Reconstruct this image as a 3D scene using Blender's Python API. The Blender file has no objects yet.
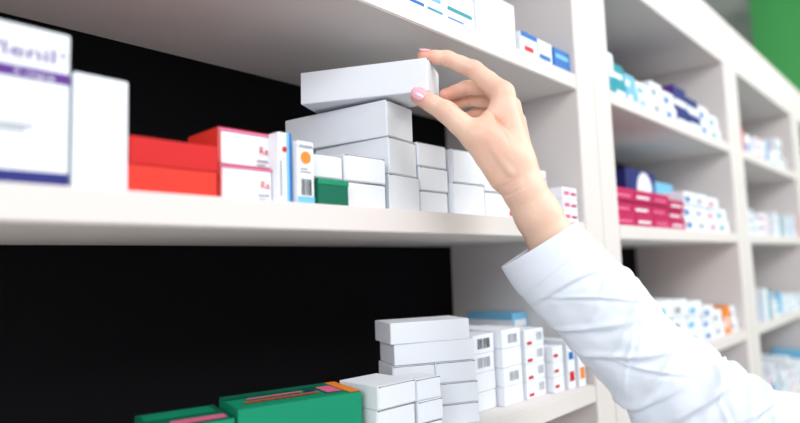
import bpy, bmesh, math, random
import numpy as np
from mathutils import Vector, Matrix, noise
random.seed(7)
S=bpy.context.scene
COL=S.collection
S.view_settings.view_transform='Standard'
S.view_settings.look='None'

# ---------------------------------------------------------------- materials
MC={}
def srgb(c):
    return tuple(((v/255)/12.92 if v/255<=.04045 else ((v/255+.055)/1.055)**2.4) for v in c)
def mat(name,rgb,rough=.5,var=.03,scale=30,sss=0,bump=0,spec=.2,coat=0,flush=None):
    if name in MC: return MC[name]
    m=bpy.data.materials.new(name); m.use_nodes=True
    nt=m.node_tree; b=nt.nodes['Principled BSDF']
    c=srgb(rgb)
    tc=nt.nodes.new('ShaderNodeTexCoord'); nz=nt.nodes.new('ShaderNodeTexNoise'); nz.inputs['Scale'].default_value=scale
    nz.inputs['Detail'].default_value=4
    rp=nt.nodes.new('ShaderNodeValToRGB')
    rp.color_ramp.elements[0].position=.3; rp.color_ramp.elements[1].position=.7
    rp.color_ramp.elements[0].color=(*[v*(1-var) for v in c],1)
    rp.color_ramp.elements[1].color=(*[min(1,v*(1+var)) for v in c],1)
    nt.links.new(tc.outputs['Object'],nz.inputs['Vector']); nt.links.new(nz.outputs['Fac'],rp.inputs['Fac'])
    out=rp.outputs['Color']
    if flush:
        at=nt.nodes.new('ShaderNodeAttribute'); at.attribute_name='flush'
        mx=nt.nodes.new('ShaderNodeMix'); mx.data_type='RGBA'
        nt.links.new(at.outputs['Fac'],mx.inputs[0]); nt.links.new(out,mx.inputs[6]); mx.inputs[7].default_value=(*srgb(flush),1)
        out=mx.outputs[2]
    nt.links.new(out,b.inputs['Base Color'])
    b.inputs['Roughness'].default_value=rough
    b.inputs['Specular IOR Level'].default_value=spec
    if coat: b.inputs['Coat Weight'].default_value=coat
    if sss:
        b.inputs['Subsurface Weight'].default_value=sss
        b.inputs['Subsurface Radius'].default_value=(1,.35,.2)
        b.inputs['Subsurface Scale'].default_value=.004
    if bump:
        n2=nt.nodes.new('ShaderNodeTexNoise'); n2.inputs['Scale'].default_value=bump[1]; n2.inputs['Detail'].default_value=3
        bp=nt.nodes.new('ShaderNodeBump'); bp.inputs['Strength'].default_value=bump[0]; bp.inputs['Distance'].default_value=.001
        nt.links.new(tc.outputs['Object'],n2.inputs['Vector']); nt.links.new(n2.outputs['Fac'],bp.inputs['Height'])
        nt.links.new(bp.outputs['Normal'],b.inputs['Normal'])
    MC[name]=m; return m
LAM=mat('shelf_laminate',(224,217,215),.6,.015,6)
BACK=mat('back_panel_black',(14,14,17),.8,.1,8,spec=.1)
WHITE=mat('carton_white',(235,239,246),.7,.01,12)
FLAP=mat('carton_flap_white',(230,234,241),.7,.01,12)
SEAM=mat('carton_seam_grey',(110,112,120),.8)
RED=mat('print_red',(206,36,38),.5)
DRED=mat('print_orange_red',(224,58,46),.5)
ORNG=mat('print_orange',(240,140,50),.5)
BLUE=mat('print_blue',(40,110,190),.5)
NAVY=mat('print_navy',(44,48,120),.5)
PURP=mat('print_purple',(92,50,140),.5)
LBLUE=mat('print_light_blue',(120,190,225),.5)
TEAL=mat('print_teal',(40,150,165),.5)
GREEN=mat('print_green',(20,140,104),.5)
DGREEN=mat('print_dark_green',(14,104,80),.5)
PINK=mat('print_pink',(228,110,150),.5)
MAG=mat('print_magenta',(190,35,95),.5)
INK=mat('print_ink',(40,42,50),.5)
GREY=mat('print_grey',(165,168,178),.5)
SKIN=mat('skin',(240,202,180),.42,.05,45,sss=.2,bump=(.28,420),spec=.4,flush=(222,138,120))
NAILM=mat('nail_pink',(240,180,198),.2,.01,40,spec=.6,coat=.5)
COAT=mat('coat_cotton',(228,235,246),.9,.01,40,bump=(.2,2200),spec=.1)

def mesh_obj(name,me,parent=None,mats=()):
    o=bpy.data.objects.new(name,me); COL.objects.link(o)
    for m in mats: me.materials.append(m)
    if parent: o.parent=parent
    return o
def empty(name,loc):
    o=bpy.data.objects.new(name,None); o.empty_display_size=.05; o.location=loc; COL.objects.link(o); return o
def block(name,x0,x1,y0,y1,z0,z1,m,parent=None,bev=.0012):
    me=bpy.data.meshes.new(name); bm=bmesh.new()
    bmesh.ops.create_cube(bm,size=1)
    cx,cy,cz=(x0+x1)/2,(y0+y1)/2,(z0+z1)/2
    px=parent.location if parent else Vector((0,0,0))
    for v in bm.verts: v.co=Vector((v.co.x*(x1-x0),v.co.y*(y1-y0),v.co.z*(z1-z0)))
    if bev: bmesh.ops.bevel(bm,geom=bm.edges[:],offset=bev,segments=2,affect='EDGES')
    bm.to_mesh(me); bm.free()
    o=mesh_obj(name,me,parent,[m]); o.location=Vector((cx,cy,cz))-px
    return o

# ---------------------------------------------------------------- text cache
TC={}
def text_mesh(s):
    if s in TC: return TC[s]
    cu=bpy.data.curves.new('t','FONT'); cu.body=s; cu.size=1; cu.resolution_u=2
    o=bpy.data.objects.new('t',cu); COL.objects.link(o)
    dg=bpy.context.evaluated_depsgraph_get(); dg.update()
    me=o.evaluated_get(dg).to_mesh()
    vs=[tuple(v.co[:2]) for v in me.vertices]; fs=[tuple(p.vertices) for p in me.polygons]
    xs=[v[0] for v in vs] or [0]
    r=(vs,fs,min(xs),max(xs)); o.to_mesh_clear()
    bpy.data.objects.remove(o); bpy.data.curves.remove(cu)
    TC[s]=r; return r

# ---------------------------------------------------------------- cartons
# decals: (face,kind,u0,v0,u1,v1,material[,text]) u,v are fractions of the face
def carton(label,x,y,z,w,d,h,rot=0,base=WHITE,decals=(),flap=False,group=None,tilt=0,cat='medicine box',name='medicine_carton'):
    me=bpy.data.meshes.new(name); bm=bmesh.new()
    bmesh.ops.create_cube(bm,size=1)
    for v in bm.verts: v.co=Vector(((v.co.x+.5)*w,(v.co.y+.5)*d,(v.co.z+.5)*h))
    bmesh.ops.bevel(bm,geom=bm.edges[:],offset=.0006,segments=2,affect='EDGES')
    mats=[base]
    def mi(m):
        if m not in mats: mats.append(m)
        return mats.index(m)
    lay=[0]
    def fmap(face,u,v,e):
        if face=='front': return Vector((u*w,-e,v*h))
        if face=='left': return Vector((-e,d*(1-u),v*h))
        if face=='top': return Vector((u*w,v*d,h+e))
    for dc in decals:
        face,kind,u0,v0,u1,v1,m=dc[:7]
        lay[0]+=1
        e=.0003+.00012*lay[0]+(.0006 if (flap and face=='front') else 0)
        k=mi(m)
        if kind=='rect':
            vs=[bm.verts.new(fmap(face,a,b,e)) for a,b in ((u0,v0),(u1,v0),(u1,v1),(u0,v1))]
            f=bm.faces.new(vs); f.material_index=k
        elif kind=='disc':
            fw=w if face!='left' else d; fh=h if face!='top' else d
            r=(v1-v0)*fh/2; cu=(u0+u1)/2; cv=(v0+v1)/2
            vs=[bm.verts.new(fmap(face,cu+r/fw*math.cos(a*math.tau/24),cv+r/fh*math.sin(a*math.tau/24),e)) for a in range(24)]
            f=bm.faces.new(vs); f.material_index=k
        elif kind=='bars':
            n=14; rr=random.Random(3); u=u0; st=(u1-u0)/n
            for i in range(n):
                ww=st*rr.uniform(.25,.75)
                vs=[bm.verts.new(fmap(face,a,b,e)) for a,b in ((u,v0),(u+ww,v0),(u+ww,v1),(u,v1))]
                f=bm.faces.new(vs); f.material_index=k; u+=st
        elif kind=='text':
            vs0,fs,a0,a1=text_mesh(dc[7])
            sx=(u1-u0)/max(a1-a0,.01); sy=(v1-v0)/.7
            vs=[bm.verts.new(fmap(face,u0+(p[0]-a0)*sx,v0+p[1]*sy,e)) for p in vs0]
            for q in fs:
                try:
                    f=bm.faces.new([vs[i] for i in q]); f.material_index=k
                except Exception: pass
    bm.to_mesh(me); bm.free()
    o=mesh_obj(name,me,None,mats)
    o.location=(x,y,z); o.rotation_euler=(math.radians(tilt),0,math.radians(rot))
    o['label']=label; o['category']=cat
    if group: o['group']=group
    if flap:
        fm=bpy.data.meshes.new('tuck_flap'); b=bmesh.new()
        g=.0012; pts=[(g,g),(w-g,g),(w-g,h-g-.0015),(w-g-.003,h-g),(g+.003,h-g),(g,h-g-.0015)]
        fr=[b.verts.new((p[0],-.0007,p[1])) for p in pts]; bk=[b.verts.new((p[0],.0001,p[1])) for p in pts]
        b.faces.new(fr); b.faces.new(bk[::-1])
        for i in range(6): b.faces.new([fr[i],bk[i],bk[(i+1)%6],fr[(i+1)%6]])
        s1=[b.verts.new(q) for q in ((.0008,-.0003,h-.0015),(w-.0008,-.0003,h-.0015),(w-.0008,-.0003,h-.0004),(.0008,-.0003,h-.0004))]
        f=b.faces.new(s1); f.material_index=1
        bmesh.ops.recalc_face_normals(b,faces=b.faces[:])
        b.to_mesh(fm); b.free()
        mesh_obj('tuck_flap',fm,o,[FLAP if base is WHITE else base,SEAM])
    return o

# ---------------------------------------------------------------- shelving
YF,YB=.42,.684
ZS=[-.427,-.183,.061,.294,.532]
def unit(x0,x1,lp,rp,label):
    e=empty('shelving_unit',((x0+x1)/2,YF,-1.5)); e['label']=label; e['category']='shelf unit'
    block('side_panel',x0-lp,x0,YF,YB+.02,-1.5,.51,LAM,e)
    block('side_panel',x1,x1+rp,YF,YB+.02,-1.5,.51,LAM,e)
    block('back_panel',x0+.0005,x1-.0005,YB,YB+.012,-1.48,.505,BACK,e,0)
    for z in ZS[:-1]+[-.67,-.92]:
        block('shelf',x0+.0005,x1-.0005,YF,YB-.0005,z-.0243,z,LAM,e)
    block('top_fascia',x0-lp,x1+rp,YF,YB+.02,.5105,.64,LAM,e)
    block('plinth',x0+.0005,x1-.0005,YF+.02,YF+.04,-1.499,-1.4,LAM,e)
    return e
unit(-.45,.8645,.062,.062,'white laminate shelving unit with black back, holding medicine cartons')
unit(.989,1.71,.062,.062,'white laminate shelving unit with black back, packed with cartons')
unit(1.835,2.556,.062,.062,'white laminate shelving unit with black back, packed with cartons')
unit(2.681,3.402,.062,.062,'white laminate shelving unit with black back, packed with cartons')

# ---------------------------------------------------------------- near cartons, middle shelf
Z=.0613
G1='cartons on the middle shelf'
carton('white carton with purple stripe and purple lettering',.020,.43,Z,.118,.07,.104,0,WHITE,
  [('front','rect',0,.665,1,.735,PURP),('front','text',.585,.79,.92,.885,PURP,'Plenil'),('front','text',.72,.683,.92,.715,WHITE,'5 mg/g'),
   ('front','rect',0,.0,1,.085,NAVY),('front','rect',.62,.36,.82,.375,GREY),('front','rect',.62,.33,.78,.342,GREY),('front','text',.12,.79,.45,.885,PURP,'Plenil'),
   ('front','disc',.95,.84,.97,.865,PURP)],group=G1)
carton('plain white upright carton beside the purple striped one',.1405,.43,Z,.0365,.07,.080,0,WHITE,(),group=G1)
for i,(zz,hh) in enumerate(((Z,.0205),(Z+.0208,.0205))):
    carton('flat red carton stacked with another red one',.178+(0 if i else -.001),.43,zz,.0705,.12,hh,0,RED if i else DRED,
      [('front','rect',0,0,1,.08,RED)],group=G1)
for i,(zz,hh) in enumerate(((Z,.031),(Z+.0312,.0325))):
    carton('white carton with red side and small red lettering',.2615-(.003 if i==0 else 0),.452-(.006 if i==0 else 0),zz,.052,.052,hh,0,WHITE,
      [('left','rect',0,0,1,1,DRED),('front','rect',0,.0 ,.04,1,DRED),('front','text',.78,.42,.95,.64,DRED,'Re'),('front','rect',.72,.2,.94,.26,GREY),
       ('front','rect',.72,.10,.88,.14,GREY),('front','rect',0,.93,1,1,PINK),('top','rect',0,0,1,1,DRED)],group=G1)
carton('slim upright carton with blue stripe and red mark',.3115,.437,Z,.0145,.06,.0645,0,WHITE,
  [('front','rect',.80,0,1,1,BLUE),('front','rect',.62,0,.80,1,LBLUE),('front','rect',.12,.1,.24,.6,GREY),('front','disc',.3,.72,.6,.80,RED)],group=G1)
carton('slim upright white carton with orange dot, barcode and pale blue base',.3285,.432,Z,.019,.06,.058,0,WHITE,
  [('front','rect',.0,0,1,.12,LBLUE),('front','bars',.2,.14,.85,.40,INK),('front','disc',.3,.64,.7,.84,ORNG),('front','rect',.15,.5,.8,.52,GREY),('front','rect',.15,.55,.6,.57,GREY),('front','rect',.1,.9,.9,.94,GREY)],group=G1)
carton('small green carton in front of white cartons',.350,.43,Z,.038,.0085,.025,0,DGREEN,
  [('front','rect',0,.8,1,1,GREEN)],group=G1)
for i in range(2):
    carton('plain white carton at the front of the stacks',.3905+(.002 if i else 0),.4405,Z+.0275*i,.060 if i==0 else .056,.04,.027,-2 if i else 1,WHITE,(),True,G1)
carton('plain white carton at the front of the stacks',.352,.4415,Z+.0275,.0375,.06,.0235,-2,WHITE,(),True,G1)
carton('long plain white carton laid with its end forward',.4605,.445,Z,.053,.13,.0415,4,WHITE,(),True,G1)
carton('long plain white carton laid with its end forward',.4605,.4445,Z+.0420,.055,.105,.040,9,WHITE,(),True,G1)
carton('long plain white carton, top of the stack',.458,.4435,Z+.0825,.054,.147,.040,11,WHITE,(),True,G1)
HELD=carton('plain white carton lifted between thumb and fingers',.477,.400,.1868,.056,.147,.0365,27,WHITE,(),True,None,tilt=.6)
for i in range(3):
    carton('small plain white carton stacked three high',.5165+.002*(i%2),.452,Z+.0285*i,.052,.09,.028,0,WHITE,(),True,G1)
for i in range(2):
    carton('plain white carton in a stack of two',.574+.002*i,.448,Z+.042*i,.063,.11,.0415,-2,WHITE,(),True,G1)
for i in range(2):
    carton('plain white carton in a stack of two',.645,.452,Z+.036*i,.055,.11,.0355,-3,WHITE,(),True,G1)
for i in range(3):
    carton('white carton with small red lettering',.712,.46,Z+.024*i,.045,.1,.0235,0,WHITE,[('front','rect',.1,.3,.5,.6,RED)],False,G1)
for i in range(4):
    carton('white carton with pink and red lettering',.762,.45,Z+.0195*i,.044,.1,.019,0,WHITE,
      [('front','rect',.12,.3,.6,.6,RED),('front','rect',.7,.15,.9,.4,PINK)],False,G1)
for i in range(3):
    carton('white carton with pink and red lettering',.812,.428,Z+.0175*i,.046,.1,.017,0,WHITE,
      [('front','rect',.1,.3,.45,.65,PINK),('front','rect',.55,.3,.9,.55,MAG)],False,G1)

# ---------------------------------------------------------------- top shelf
Z=.2943; G='cartons on the top shelf'
carton('white carton with blue and teal print',.49,.432,Z,.062,.1,.05,0,WHITE,[('front','rect',0,.0,.4,.22,BLUE),('front','rect',.5,.1,.95,.2,TEAL),('front','rect',.1,.4,.9,.5,LBLUE)],group=G)
carton('white carton with blue and teal print',.553,.432,Z,.062,.1,.045,0,WHITE,[('front','rect',.1,.1,.6,.2,BLUE),('front','rect',.1,.4,.9,.5,TEAL)],group=G)
carton('tall plain white carton',.617,.431,Z,.05,.1,.085,0,WHITE,(),group=G)
carton('tall plain white carton',.669,.434,Z,.046,.1,.07,0,WHITE,(),group=G)
carton('white carton with red lettering and blue edge',.722,.43,Z,.044,.1,.036,0,WHITE,[('front','rect',.2,.25,.75,.45,RED),('front','rect',0,.8,1,1,BLUE)],group=G)
carton('white carton with blue lettering',.768,.43,Z,.042,.1,.036,0,WHITE,[('front','rect',.1,.2,.85,.4,BLUE),('left','rect',0,0,1,1,LBLUE)],group=G)
carton('blue carton at the end of the shelf',.812,.428,Z,.05,.1,.034,0,BLUE,[('front','rect',.1,.55,.9,.75,LBLUE)],group=G)

# ---------------------------------------------------------------- lower shelf
Z=-.1828; G2='cartons on the lower shelf'
def rx(x,y,rot,dx): return x+dx*math.cos(math.radians(rot)),y+dx*math.sin(math.radians(rot))
c=rx(.408,.440,-15.4,-.122)
carton('green carton with orange end and printed top',c[0],c[1],Z,.121,.062,.0655,-15.4,GREEN,
  [('front','rect',.80,0,1,.36,WHITE),('front','rect',.82,.2,.98,.26,INK),('front','rect',.1,.55,.4,.6,DGREEN),('top','rect',.90,0,1,1,ORNG),('top','rect',0,.72,.90,1,DGREEN),
   ('top','rect',.1,.3,.7,.38,DRED),('top','rect',.75,.2,.88,.7,PINK),('top','rect',.15,.5,.6,.58,PINK),('top','rect',.62,.5,.72,.6,NAVY)],group=G2)
c=rx(c[0],c[1],-15.4,-.073)
carton('dark green carton with pink printed top',c[0],c[1]+.002,Z,.071,.068,.059,-15.4,DGREEN,
  [('top','rect',.3,.1,.95,.32,PINK),('top','rect',.05,.5,.9,.9,GREEN),('front','rect',0,.6,1,1,GREEN)],group=G2)
for i in range(3):
    carton('plain white carton, small stack at the shelf edge',.417,.428+.002*(i%2),Z+.0232*i,.052,.06,.0228,-3,WHITE,(),True,G2)
for i in range(3):
    carton('plain white carton, small stack at the shelf edge',.4725,.428-.002*(i%2),Z+.0225*i,.036,.034,.0221,-6,WHITE,(),True,G2)
FX,FY,FR=.499,.484,-28
for i in range(3):
    for k in range(2):
        q=rx(FX,FY,FR,.0525*k-(.002 if i==2 else 0))
        carton('plain white carton in the tall stack',q[0],q[1],Z+.0242*i,.0515,.055,.0238,FR,WHITE,(),True,G2)
for i in (3,4):
    carton('long plain white carton on the tall stack',FX-(.004 if i==4 else -.001),FY,Z+.0242*i+.0003,.100,.056,.0240,FR+(2 if i==4 else 0),WHITE,(),False,G2)
for i in range(4):
    carton('white carton with printed barcode' if i>1 else 'plain white carton under barcoded ones',.619+.001*(i%2),.462,Z+.0238*i,.046,.1,.0234,0,WHITE,
      [('front','bars',.2,.25,.8,.8,GREY if i==2 else INK)] if i>1 else (),False,G2)
for i in range(4):
    carton('white carton with barcode on the end' if i in (1,3) else 'plain white carton in a mixed stack',.670,.452,Z+.0245*i,.045,.1,.0240,0,WHITE,
      [('front','bars',.3,.25,.8,.75,GREY)] if i in (1,3) else (),False,G2)
for i in range(4):
    carton('white carton with small red mark near its edge',.722,.45,Z+.0232*i,.05,.1,.0228,0,WHITE,
      [('front','rect',.1,.12,.35,.3,RED),('front','bars',.6,.3,.9,.8,GREY)],False,G2)
for i in range(3):
    carton('white carton with small red mark near its edge',.777,.44,Z+.0215*i,.03,.1,.021,0,WHITE,
      [('front','rect',.1,.3,.5,.5,RED)],False,G2)
carton('upright white carton with red and blue print',.812,.436,Z,.022,.08,.07,0,WHITE,[('front','rect',.2,.15,.8,.35,RED),('front','rect',.2,.6,.8,.75,BLUE)],group=G2)
carton('upright white carton with orange print',.837,.432,Z,.022,.08,.055,0,WHITE,[('front','rect',.2,.2,.8,.5,ORNG)],group=G2)
carton('pale teal carton behind the stacks',.818,.53,Z,.044,.09,.106,0,LBLUE,[('front','rect',.1,.8,.9,.9,WHITE),('left','rect',0,0,1,.9,WHITE)],group=G2)

# ---------------------------------------------------------------- distant bays
def fill(x0,x1,z,seed=0,maxh=.1,gname=''):
    rr=random.Random(seed); x=x0+.012
    pal=[(WHITE,[BLUE,TEAL,LBLUE]),(WHITE,[GREY,LBLUE]),(WHITE,[RED,PINK]),(WHITE,[TEAL,GREEN]),(LBLUE,[WHITE,BLUE]),(WHITE,[NAVY,GREY]),(WHITE,[GREY,BLUE])]
    while x<x1-.05:
        w=rr.uniform(.045,.085); w=min(w,x1-.008-x)
        base,acc=rr.choice(pal); a=rr.choice(acc); an={BLUE:'blue',TEAL:'teal',LBLUE:'pale blue',GREY:'grey',RED:'red',PINK:'pink',GREEN:'green',NAVY:'navy',WHITE:'white'}[a]
        n=rr.choice([1,2,2,3,3]); h=rr.uniform(.022,.036) if n>1 else rr.uniform(.05,.09)
        while n*h>maxh: n=max(1,n-1); h=min(h,maxh/n)
        y=rr.uniform(.428,.455); dk=rr.choice([[('front','rect',0,.0,1,.3,a)],[('front','rect',.1,.3,.7,.6,a)],[('front','rect',.6,.0,1,1,a)],[('front','rect',.1,.6,.9,.8,a),('left','rect',0,0,.3,1,a)]])
        for i in range(n):
            carton('%s carton with %s print'%('pale blue' if base is LBLUE else 'white',an),x,y+rr.uniform(-.004,.004),z+.0003+i*(h+.0003),w-.003,rr.uniform(.1,.13),h,0,base,dk,False,gname)
        x+=w+rr.choice([0,0,.004,.012])
GB='cartons in the second unit'
def put(lab,x,w,h,n,base,dk,y=.435,d=.12):
    for i in range(n): carton(lab,x,y+.004*(i%2),Z+i*(h+.0003),w,d,h,0,base,dk,False,GB)
def R_(a,*r): return [('front','rect',*(r or (.1,.2,.5,.6)),a)]
Z=.2943
put('white carton with a teal band',1.0,.045,.08,1,WHITE,[('front','rect',0,0,1,.45,TEAL),('left','rect',0,.2,1,.6,TEAL)])
put('teal carton with white stripe',1.047,.05,.034,2,TEAL,R_(WHITE,.1,.2,.9,.5))
put('pale blue carton with white stripe',1.10,.05,.03,2,LBLUE,R_(WHITE))
put('plain white flat carton',1.155,.07,.028,2,WHITE,R_(LBLUE))
put('white carton with grey print',1.23,.065,.036,2,WHITE,R_(GREY))
put('white carton with blue print',1.30,.065,.033,2,WHITE,R_(BLUE))
put('dark purple and white carton',1.37,.08,.046,2,NAVY,[('front','rect',0,0,1,.35,WHITE),('left','rect',0,0,1,1,PURP)])
put('dark purple and white carton',1.453,.08,.040,2,NAVY,[('front','rect',0,0,1,.5,WHITE)])
put('white carton with blue print',1.536,.075,.038,2,WHITE,R_(BLUE))
put('white carton with blue print',1.615,.075,.033,2,WHITE,R_(TEAL))
Z=.0613
for k in range(4):
    put('magenta carton with white lettering',1.0+.088*k,.086,.0225 if k<3 else .02,3,MAG,[('front','rect',.1,.3,.8,.5,WHITE if k%2 else PINK),('left','rect',0,0,1,.35,PINK)],y=.43,d=.06)
put('tall white carton with navy top and pale disc',1.24,.16,.135,1,WHITE,[('front','rect',0,.5,1,1,NAVY),('front','disc',.3,.35,.9,.98,WHITE),('left','rect',0,.0,1,1,NAVY)],y=.505,d=.1)
put('pale blue tall carton beside the navy one',1.41,.12,.12,1,LBLUE,R_(WHITE),y=.51,d=.1)
put('white carton with blue print',1.355,.075,.028,3,WHITE,R_(BLUE),y=.43,d=.07)
put('white carton with grey print',1.435,.08,.028,3,WHITE,R_(GREY),y=.43,d=.07)
put('white carton with pink print',1.52,.08,.027,3,WHITE,R_(PINK),y=.43,d=.07)
put('white carton with teal print',1.605,.09,.03,2,WHITE,R_(TEAL))
Z=-.1828
put('plain white carton in a bay stack',1.0,.08,.030,4,WHITE,())
put('white carton with grey print',1.085,.08,.034,3,WHITE,R_(GREY))
put('white carton with pale blue print',1.17,.08,.034,3,WHITE,R_(LBLUE))
put('white carton with grey print',1.255,.08,.033,3,WHITE,R_(GREY))
put('white carton with pale blue print',1.34,.09,.03,3,WHITE,R_(LBLUE))
put('white carton with blue print',1.44,.07,.025,3,WHITE,R_(BLUE))
put('white carton with grey print',1.515,.07,.03,2,WHITE,R_(GREY))
put('orange carton with white lettering',1.59,.05,.065,1,ORNG,R_(WHITE))
put('white carton with grey print',1.645,.055,.03,2,WHITE,R_(GREY))
fill(.989,1.71,-.427,seed=4,gname='cartons on the lowest shelf')
for b,(x0,x1) in enumerate(((1.835,2.556),(2.681,3.402))):
    for k,z in enumerate(ZS[:-1]):
        fill(x0,x1,z,seed=20+b*10+k,maxh=.13,gname='cartons in the distant unit')

# ---------------------------------------------------------------- view frame
th=math.radians(43.07);pt=math.radians(5.45);ro=math.radians(2.0)
Hd=Vector((math.cos(th),math.sin(th),0)); Rt=Vector((math.sin(th),-math.cos(th),0))
Fw=Hd*math.cos(pt)+Vector((0,0,math.sin(pt))); Up=-Hd*math.sin(pt)+Vector((0,0,math.cos(pt)))
AX=Rt*math.cos(ro)-Up*math.sin(ro); AY=Rt*math.sin(ro)+Up*math.cos(ro)

# arm modelling frame: x along the reach across the shelf, y up, z away from the customer side; millimetres
ORG=Fw*.62
def W(p): return ORG+(AX*p[0]+AY*p[1]+Fw*p[2])*.001

# ---------------------------------------------------------------- hand (implicit surface, one continuous skin)
h=1.0
lo=np.array([4.,-70.,-32.]); hi=np.array([196.,192.,112.])
nn=((hi-lo)/h).astype(int)+1
gx,gy,gz=[(lo[i]+h*np.arange(nn[i])).astype(np.float32) for i in range(3)]
PX,PY,PZ=np.meshgrid(gx,gy,gz,indexing='ij')
f32=np.float32
def cap(a,b,ra,rb):
    a=np.array(a,f32);b=np.array(b,f32);ab=b-a;L=f32(ab@ab)
    t=((PX-a[0])*ab[0]+(PY-a[1])*ab[1]+(PZ-a[2])*ab[2])/L
    np.clip(t,0,1,out=t)
    return np.sqrt((PX-a[0]-t*ab[0])**2+(PY-a[1]-t*ab[1])**2+(PZ-a[2]-t*ab[2])**2)-(f32(ra)+f32(rb-ra)*t)
def smin(a,b,k):
    k=f32(k)
    hh=np.clip(f32(.5)+f32(.5)*(b-a)/k,0,1)
    return b+(a-b)*hh-k*hh*(1-hh)
def chain(pts,rad,k=3,pinch=.55):
    d=None
    for i in range(len(pts)-1):
        m=(np.array(pts[i])+np.array(pts[i+1]))/2; rm=(rad[i]+rad[i+1])/2-pinch
        for A,B,r1,r2 in ((pts[i],m,rad[i],rm),(m,pts[i+1],rm,rad[i+1])):
            q=cap(A,B,r1,r2); d=q if d is None else smin(d,q,k)
    return d
IDX=[(108.5,125.0,15),(81.0,155.0,36),(51.5,168.0,38),(26.,170.2,37)]
MID=[(119.9,113.9,34),(100.7,141.8,58),(73.5,139.9,60),(51.0,131.0,53)]
RNG=[(129.5,100,50),(107.2,129.3,76),(80.0,129.5,77),(57.5,121.5,68)]
PNK=[(133.4,80.4,64),(114.8,115.3,90),(91.1,116.5,90),(73,110.,83)]
THB=[(107.3,34.9,5),(76.7,78.3,2),(48.0,103.8,5),(20.,121.5,12)]
W1=(129,22.4,4);W2=(134.3,23.3,28)
palm=chain([W1,(158,-29.6,5),(187,-81.5,3)],[22.0,24,26],8,0)
palm=smin(palm,chain([W2,(163,-30,26),(190,-82,24)],[20.5,23,25],8,0),10)
for p,r0,r1,w in ((IDX[0],19,12.2,W1),(MID[0],18,11.8,W1),(RNG[0],18,11.1,W2),(PNK[0],18,10.3,W2)):
    palm=smin(palm,cap(w,p,r0,r1),8)
palm=smin(palm,cap((118,50,2),(84,78,2),18,14.5),12)
palm=smin(palm,cap((112,60,-2),(90,80,-2),13,12),10)      # ball of the thumb
palm=smin(palm,cap((86,90,6),(106,112,14),8.0,8.5),10)      # first web
palm=smin(palm,cap(IDX[0],PNK[0],10.5,9.5),7)
hand=smin(palm,chain(THB,[15,14.2,11.6,9.2],3,1.0),8)
for F_,R1 in ((IDX,[12.6,10.0,8.6,7.2]),(MID,[11.8,9.6,8.3,7.0]),(RNG,[11,9.0,7.8,6.6]),(PNK,[10.2,7.9,6.9,5.9])):
    hand=smin(hand,chain(F_,R1,3,.75),2.0)
# thumb tendon
hand=smin(hand,cap((112,40,-12),(80,84,-9),3.0,2.6),5)
def crease(f,j,n,amp,w,rad):
    n=np.array(n,float);n/=np.linalg.norm(n); j=np.array(j,float)
    c0=[max(0,int((j[i]-lo[i]-rad*2)/h)) for i in range(3)]; c1=[min(nn[i],int((j[i]-lo[i]+rad*2)/h)+1) for i in range(3)]
    s=tuple(slice(a,b) for a,b in zip(c0,c1))
    dx,dy,dz=PX[s]-j[0],PY[s]-j[1],PZ[s]-j[2]
    ax=dx*n[0]+dy*n[1]+dz*n[2]
    f[s]+=(amp*np.exp(-(ax/w)**2)*np.exp(-(dx*dx+dy*dy+dz*dz)/(rad*rad))).astype(f32)
for C_,rr_ in ((IDX,12),(MID,12),(RNG,11),(PNK,10),(THB,15)):
    C=[np.array(q,float) for q in C_]
    for i in ((1,2) if C_ is not THB else (2,)):
        n=(C[i+1]-C[i-1]); n/=np.linalg.norm(n)
        crease(hand,C[i],n,1.5,1.1,rr_)
        crease(hand,C[i]+n*3.4,n,.9,.9,rr_); crease(hand,C[i]-n*3.4,n,.9,.9,rr_)
crease(hand,(98,98,-4),(.75,.66,.0),1.5,1.6,17)
crease(hand,(104,84,-10),(.9,.35,.0),.9,1.6,18)
crease(hand,(112,18,-16),(.45,-.88,0),.7,1.2,18)
crease(hand,(108,27,-14),(.5,-.86,0),.5,1.1,16)
def surface_nets(f,lo,h):
    nx,ny,nz=f.shape
    acc=np.zeros((nx-1,ny-1,nz-1,3),np.float32); cnt=np.zeros((nx-1,ny-1,nz-1),np.float32)
    def sl(o): return f[o[0]:nx-1+o[0],o[1]:ny-1+o[1],o[2]:nz-1+o[2]]
    for ax in range(3):
        oth=[i for i in range(3) if i!=ax]
        for u in (0,1):
            for v in (0,1):
                o0=[0,0,0];o0[oth[0]]=u;o0[oth[1]]=v;o1=list(o0);o1[ax]=1
                a=sl(o0);b=sl(o1);m=(a<0)!=(b<0)
                t=np.where(m,a/np.where(m,a-b,1),0)
                acc[...,ax]+=np.where(m,t,0)
                acc[...,oth[0]]+=np.where(m,u,0);acc[...,oth[1]]+=np.where(m,v,0)
                cnt+=m
    act=cnt>0
    idx=-np.ones(act.shape,np.int64); idx[act]=np.arange(act.sum())
    ijk=np.argwhere(act)
    V=lo+h*(ijk+acc[act]/cnt[act][:,None])
    Q=[]
    for ax in range(3):
        o1=[0,0,0];o1[ax]=1
        a=f[:nx-o1[0],:ny-o1[1],:nz-o1[2]];b=f[o1[0]:,o1[1]:,o1[2]:]
        m=(a<0)!=(b<0)
        e=np.argwhere(m); sg=(a[m]<0)
        u,v=[(1,2),(2,0),(0,1)][ax]
        ok=(e[:,u]>0)&(e[:,v]>0)&(e[:,u]<f.shape[u]-1)&(e[:,v]<f.shape[v]-1); e=e[ok];sg=sg[ok]
        def g(du,dv):
            q=e.copy();q[:,u]-=du;q[:,v]-=dv;return idx[q[:,0],q[:,1],q[:,2]]
        q=np.stack([g(1,1),g(0,1),g(0,0),g(1,0)],1)
        q[~sg]=q[~sg][:,::-1]
        Q.append(q)
    return V,np.concatenate(Q)
V,Q=surface_nets(hand,lo,h)
del PX,PY,PZ,hand,palm
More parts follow.
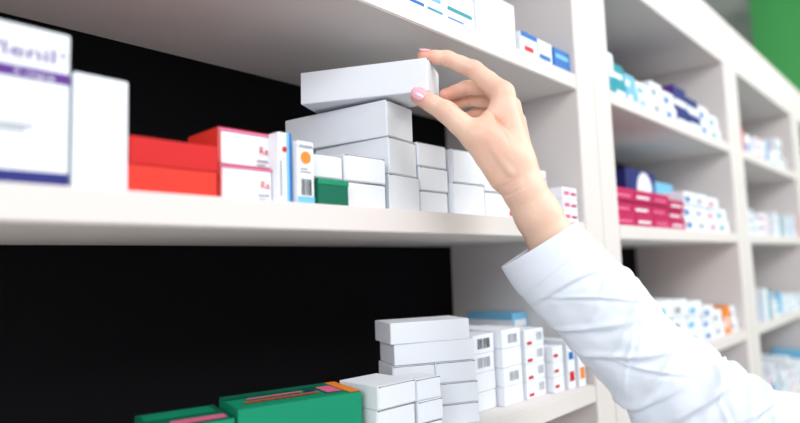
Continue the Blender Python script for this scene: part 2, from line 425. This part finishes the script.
Mx=np.array([[AX[i],AY[i],Fw[i]] for i in range(3)])*.001
VW=V@Mx.T+np.array(ORG)
wr=W((131,20,15))
VW=VW-np.array(wr)
me=bpy.data.meshes.new('person'); me.from_pydata(VW.tolist(),[],Q[:,::-1].tolist()); me.update()
bm=bmesh.new(); bm.from_mesh(me)
bmesh.ops.smooth_vert(bm,verts=bm.verts[:],factor=.5,use_axis_x=True,use_axis_y=True,use_axis_z=True)
bmesh.ops.recalc_face_normals(bm,faces=bm.faces[:])
bm.to_mesh(me); bm.free()
fl=np.zeros(len(V))
for C_ in (IDX,MID,RNG,PNK,THB):
    for i,(p,wt,rd) in enumerate(zip(C_,(.2,.5,.4,.8),(16,11,10,14))):
        fl=np.maximum(fl,wt*np.exp(-((V-np.array(p))**2).sum(1)/rd**2))
for p,wt,rd in (((100,80,-8),.35,24),((118,95,10),.25,22),((104,30,-8),.2,20)):
    fl=np.maximum(fl,wt*np.exp(-((V-np.array(p))**2).sum(1)/rd**2))
at=me.attributes.new('flush','FLOAT','POINT'); at.data.foreach_set('value',np.clip(fl,0,1).astype(np.float32))
for p in me.polygons: p.use_smooth=True
person=mesh_obj('person',me,None,[SKIN]); person.location=wr
person['label']='person in white coat reaching up, gripping a white carton'; person['category']='person'

def nail(center,axis,normal,L,Wd,R,name,lab):
    ax=Vector(axis).normalized(); n=Vector(normal); n=(n-ax*n.dot(ax)).normalized(); sd=ax.cross(n)
    me=bpy.data.meshes.new(name); b=bmesh.new(); N=14; grid={}
    for i in range(N+1):
        for k in range(N+1):
            u=-1+2*i/N; v=-1+2*k/N
            uu=u*math.sqrt(1-v*v*.42); vv=v*math.sqrt(1-u*u*.35)
            an=vv*Wd/R/2
            R2=R*(1-.10*max(uu,0)**2)
            p=Vector(center)+ax*(uu*L/2)+(n*math.cos(an)+sd*math.sin(an))*R2
            grid[i,k]=b.verts.new(W(p)-person.location)
    for i in range(N):
        for k in range(N): b.faces.new([grid[i,k],grid[i+1,k],grid[i+1,k+1],grid[i,k+1]])
    bmesh.ops.recalc_face_normals(b,faces=b.faces[:])
    b.to_mesh(me); b.free()
    for p in me.polygons: p.use_smooth=True
    o=mesh_obj(name,me,person,[NAILM]); o['label']=lab
    md=o.modifiers.new('s','SOLIDIFY'); md.thickness=.0007; md.offset=0
    return o
nail((20.5,121.2,11.8),(-28,17.7,7),(-.30,.22,-1),16,13.5,9.9,'fingernail','glossy pale pink thumbnail')
nail((26,170.2,37),(-25,1.5,-1),(.05,1,-.35),12,11,7.7,'fingernail','glossy pale pink nail of the index finger')

# ---------------------------------------------------------------- sleeve
CP=[((144.8,-33.9,8),45),((166,-60.6,4),48),((202,-98.4,-8),48),((233,-136.5,-20),46),((260,-166,-30),50),((289,-194,-40),56),((343,-224,-46),56),((427,-246,-50),59),((551,-268,-50),62)]
P=[np.array(c[0]) for c in CP]; Rr=[c[1] for c in CP]
samples=[]
for i in range(len(P)-1):
    p0=P[max(i-1,0)];p1=P[i];p2=P[i+1];p3=P[min(i+2,len(P)-1)]
    r0=Rr[max(i-1,0)];r1=Rr[i];r2=Rr[i+1];r3=Rr[min(i+2,len(P)-1)]
    n=max(4,int(np.linalg.norm(p2-p1)/1.4))
    for k in range(n):
        t=k/n
        cr=lambda a,b,c,d:.5*((2*b)+(-a+c)*t+(2*a-5*b+4*c-d)*t*t+(-a+3*b-3*c+d)*t**3)
        samples.append((cr(p0,p1,p2,p3),cr(r0,r1,r2,r3)))
NS=len(samples); NR=220
bm=bmesh.new(); rings=[]; s=0
first_t=np.array([.52,-.83,-.12])
FO=[(48,-1.9,16,1.3,3.0,5),(66,-1.0,-20,1.2,2.6,6),(88,-2.3,22,1.2,3.8,7),(110,-1.3,-16,1.1,3.2,6),(132,-2.0,24,1.3,4.2,7),
    (158,-1.2,-18,1.2,4.0,7),(172,-2.4,18,1.0,4.6,7),(190,-.6,-26,1.2,5.6,8),(205,-1.7,14,1.2,5.0,7),(222,-.5,-22,1.2,6.2,8),(240,-1.2,18,1.2,5.2,8),(262,-.7,-16,1.2,5.6,9),(290,-1.5,26,1.3,4.6,9),(320,-.8,-24,1.3,4.2,10),
    (95,.4,24,1.2,3,7),(150,.5,-24,1.2,3,7),(215,.6,20,1.2,4,8),(100,2.2,20,1.3,3,8),(180,2.4,-20,1.3,3,8),
    (75,-1.6,40,.9,2.4,4),(120,-1.5,-44,.9,2.6,4.5),(150,-1.9,46,.8,2.6,5),(212,-1.1,-48,.9,3.2,5),(250,-1.0,40,.8,3.0,5)]
for i,(c,r) in enumerate(samples):
    if i: s+=np.linalg.norm(c-samples[i-1][0])
    tg=samples[min(i+2,NS-1)][0]-samples[max(i-2,0)][0]; tg=tg/np.linalg.norm(tg)
    w_=max(0,1-s/30); tg=tg*(1-w_)+first_t/np.linalg.norm(first_t)*w_; tg/=np.linalg.norm(tg)
    zz=np.array([0,0,1.]); e2=zz-tg*(zz@tg); e2/=np.linalg.norm(e2); e1=np.cross(e2,tg)
    ring=[]
    for k in range(NR):
        a=k/NR*math.tau
        ca,sa=math.cos(a),math.sin(a)
        env=min(1,max(0,(s-34)/30))
        q=Vector((ca*1.1+s*.013,sa*1.1+s*.004,s*.020))
        n1=noise.noise(q*1.3)
        n3=noise.noise(Vector((ca*2.0+7,sa*2.0,s*.045+sa*.9)))
        n4=noise.noise(Vector((ca*4.0+2,sa*4.0,s*.07-ca*1.2)))
        d=env*(3.0*n1+1.6*n3+.7*n4)+(1-env)*1.2*noise.noise(Vector((ca,sa,s*.02)))
        for (fs_,fa,sl_,hl,am,wd) in FO:
            da=(a-fa+math.pi)%math.tau-math.pi
            if abs(da)<hl*1.6:
                ds=s-(fs_+sl_*da+4.0*math.sin(da*2.3+fs_))
                if -3*wd<ds<3*wd:
                    e_=math.exp(-(da/hl)**2*2)
                    d+=am*e_*(math.exp(-(ds/(wd*.55))**2)-.75*math.exp(-((ds-wd*1.0)/(wd*.7))**2))*min(1,max(0,(s-33)/12))
        if s<30: d+=.9
        d-=.8*math.exp(-((s-30)/1.3)**2)+.35*math.exp(-((s-26)/.8)**2)
        if s<2.2: d-=.6*(1-s/2.2)
        pos=c+e1*ca*(r+d)+e2*sa*(r*.84+d)
        ring.append(bm.verts.new(W(pos)-person.location))
    rings.append(ring)
for i in range(NS-1):
    for k in range(NR):
        bm.faces.new([rings[i][k],rings[i][(k+1)%NR],rings[i+1][(k+1)%NR],rings[i+1][k]])
bmesh.ops.recalc_face_normals(bm,faces=bm.faces[:])
me=bpy.data.meshes.new('coat_sleeve'); bm.to_mesh(me); bm.free()
for p in me.polygons: p.use_smooth=True
sl=mesh_obj('coat_sleeve',me,person,[COAT]); sl['label']='white cotton coat sleeve with stitched hem'
md=sl.modifiers.new('s','SOLIDIFY'); md.thickness=.0018; md.offset=-1

# ---------------------------------------------------------------- room
def struct(o): o['kind']='structure'; return o
CEIL=mat('ceiling_paint',(225,226,226),.8,.02,3)
WALL=mat('wall_paint',(196,198,196),.8,.03,3)
WGR=mat('wall_green_paint',(84,178,100),.7,.1,2)
FLR=mat('floor_vinyl',(205,200,196),.4,.05,4)
struct(block('floor',-3,7,-4,2.2,-1.56,-1.5,FLR,None,0))
struct(block('ceiling',-3,7,-4,2.2,1.7,1.76,CEIL,None,0))
struct(block('wall_back',-3,7,2.2,2.26,-1.5,1.7,WALL,None,0))
struct(block('wall_end',4.4,4.46,-4,.89,-1.5,1.7,WGR,None,0))
struct(block('wall_side',4.7,4.76,.89,2.2,-1.5,1.7,WALL,None,0))

# ---------------------------------------------------------------- lights
def area(loc,tgt,sx,sy,pw,col=(1,1,1)):
    l=bpy.data.lights.new('ceiling_or_fill_lamp','AREA'); l.shape='RECTANGLE'; l.size=sx; l.size_y=sy; l.energy=pw; l.color=col
    o=bpy.data.objects.new('ceiling_or_fill_lamp',l); COL.objects.link(o); o.location=loc
    o.rotation_euler=(Vector(tgt)-Vector(loc)).to_track_quat('-Z','Y').to_euler(); return o
area((.6,-1.5,1.35),(.6,.5,0),1.6,.8,29,(1,.99,.98))
area((2.6,-1.2,1.35),(2.2,.5,0),2.2,1.2,46,(.98,.99,1))
area((-1.2,-.5,.7),(.6,.5,.1),.8,.8,17,(.96,.98,1))  # added fill from the left, not on the ceiling; brightens left-facing carton sides
w=bpy.data.worlds.new('world'); S.world=w; w.use_nodes=True
w.node_tree.nodes['Background'].inputs[0].default_value=(.93,.96,1,1)
w.node_tree.nodes['Background'].inputs[1].default_value=.76

# ---------------------------------------------------------------- camera
cd=bpy.data.cameras.new('camera'); cam=bpy.data.objects.new('camera',cd); COL.objects.link(cam)
cd.sensor_width=36; cd.lens=27; cd.clip_start=.01; cd.clip_end=50
M=Matrix(((AX[0],AY[0],-Fw[0],0),(AX[1],AY[1],-Fw[1],0),(AX[2],AY[2],-Fw[2],0),(0,0,0,1)))
cam.matrix_world=M
cd.dof.use_dof=True; cd.dof.focus_distance=.66; cd.dof.aperture_fstop=2.2
S.camera=cam
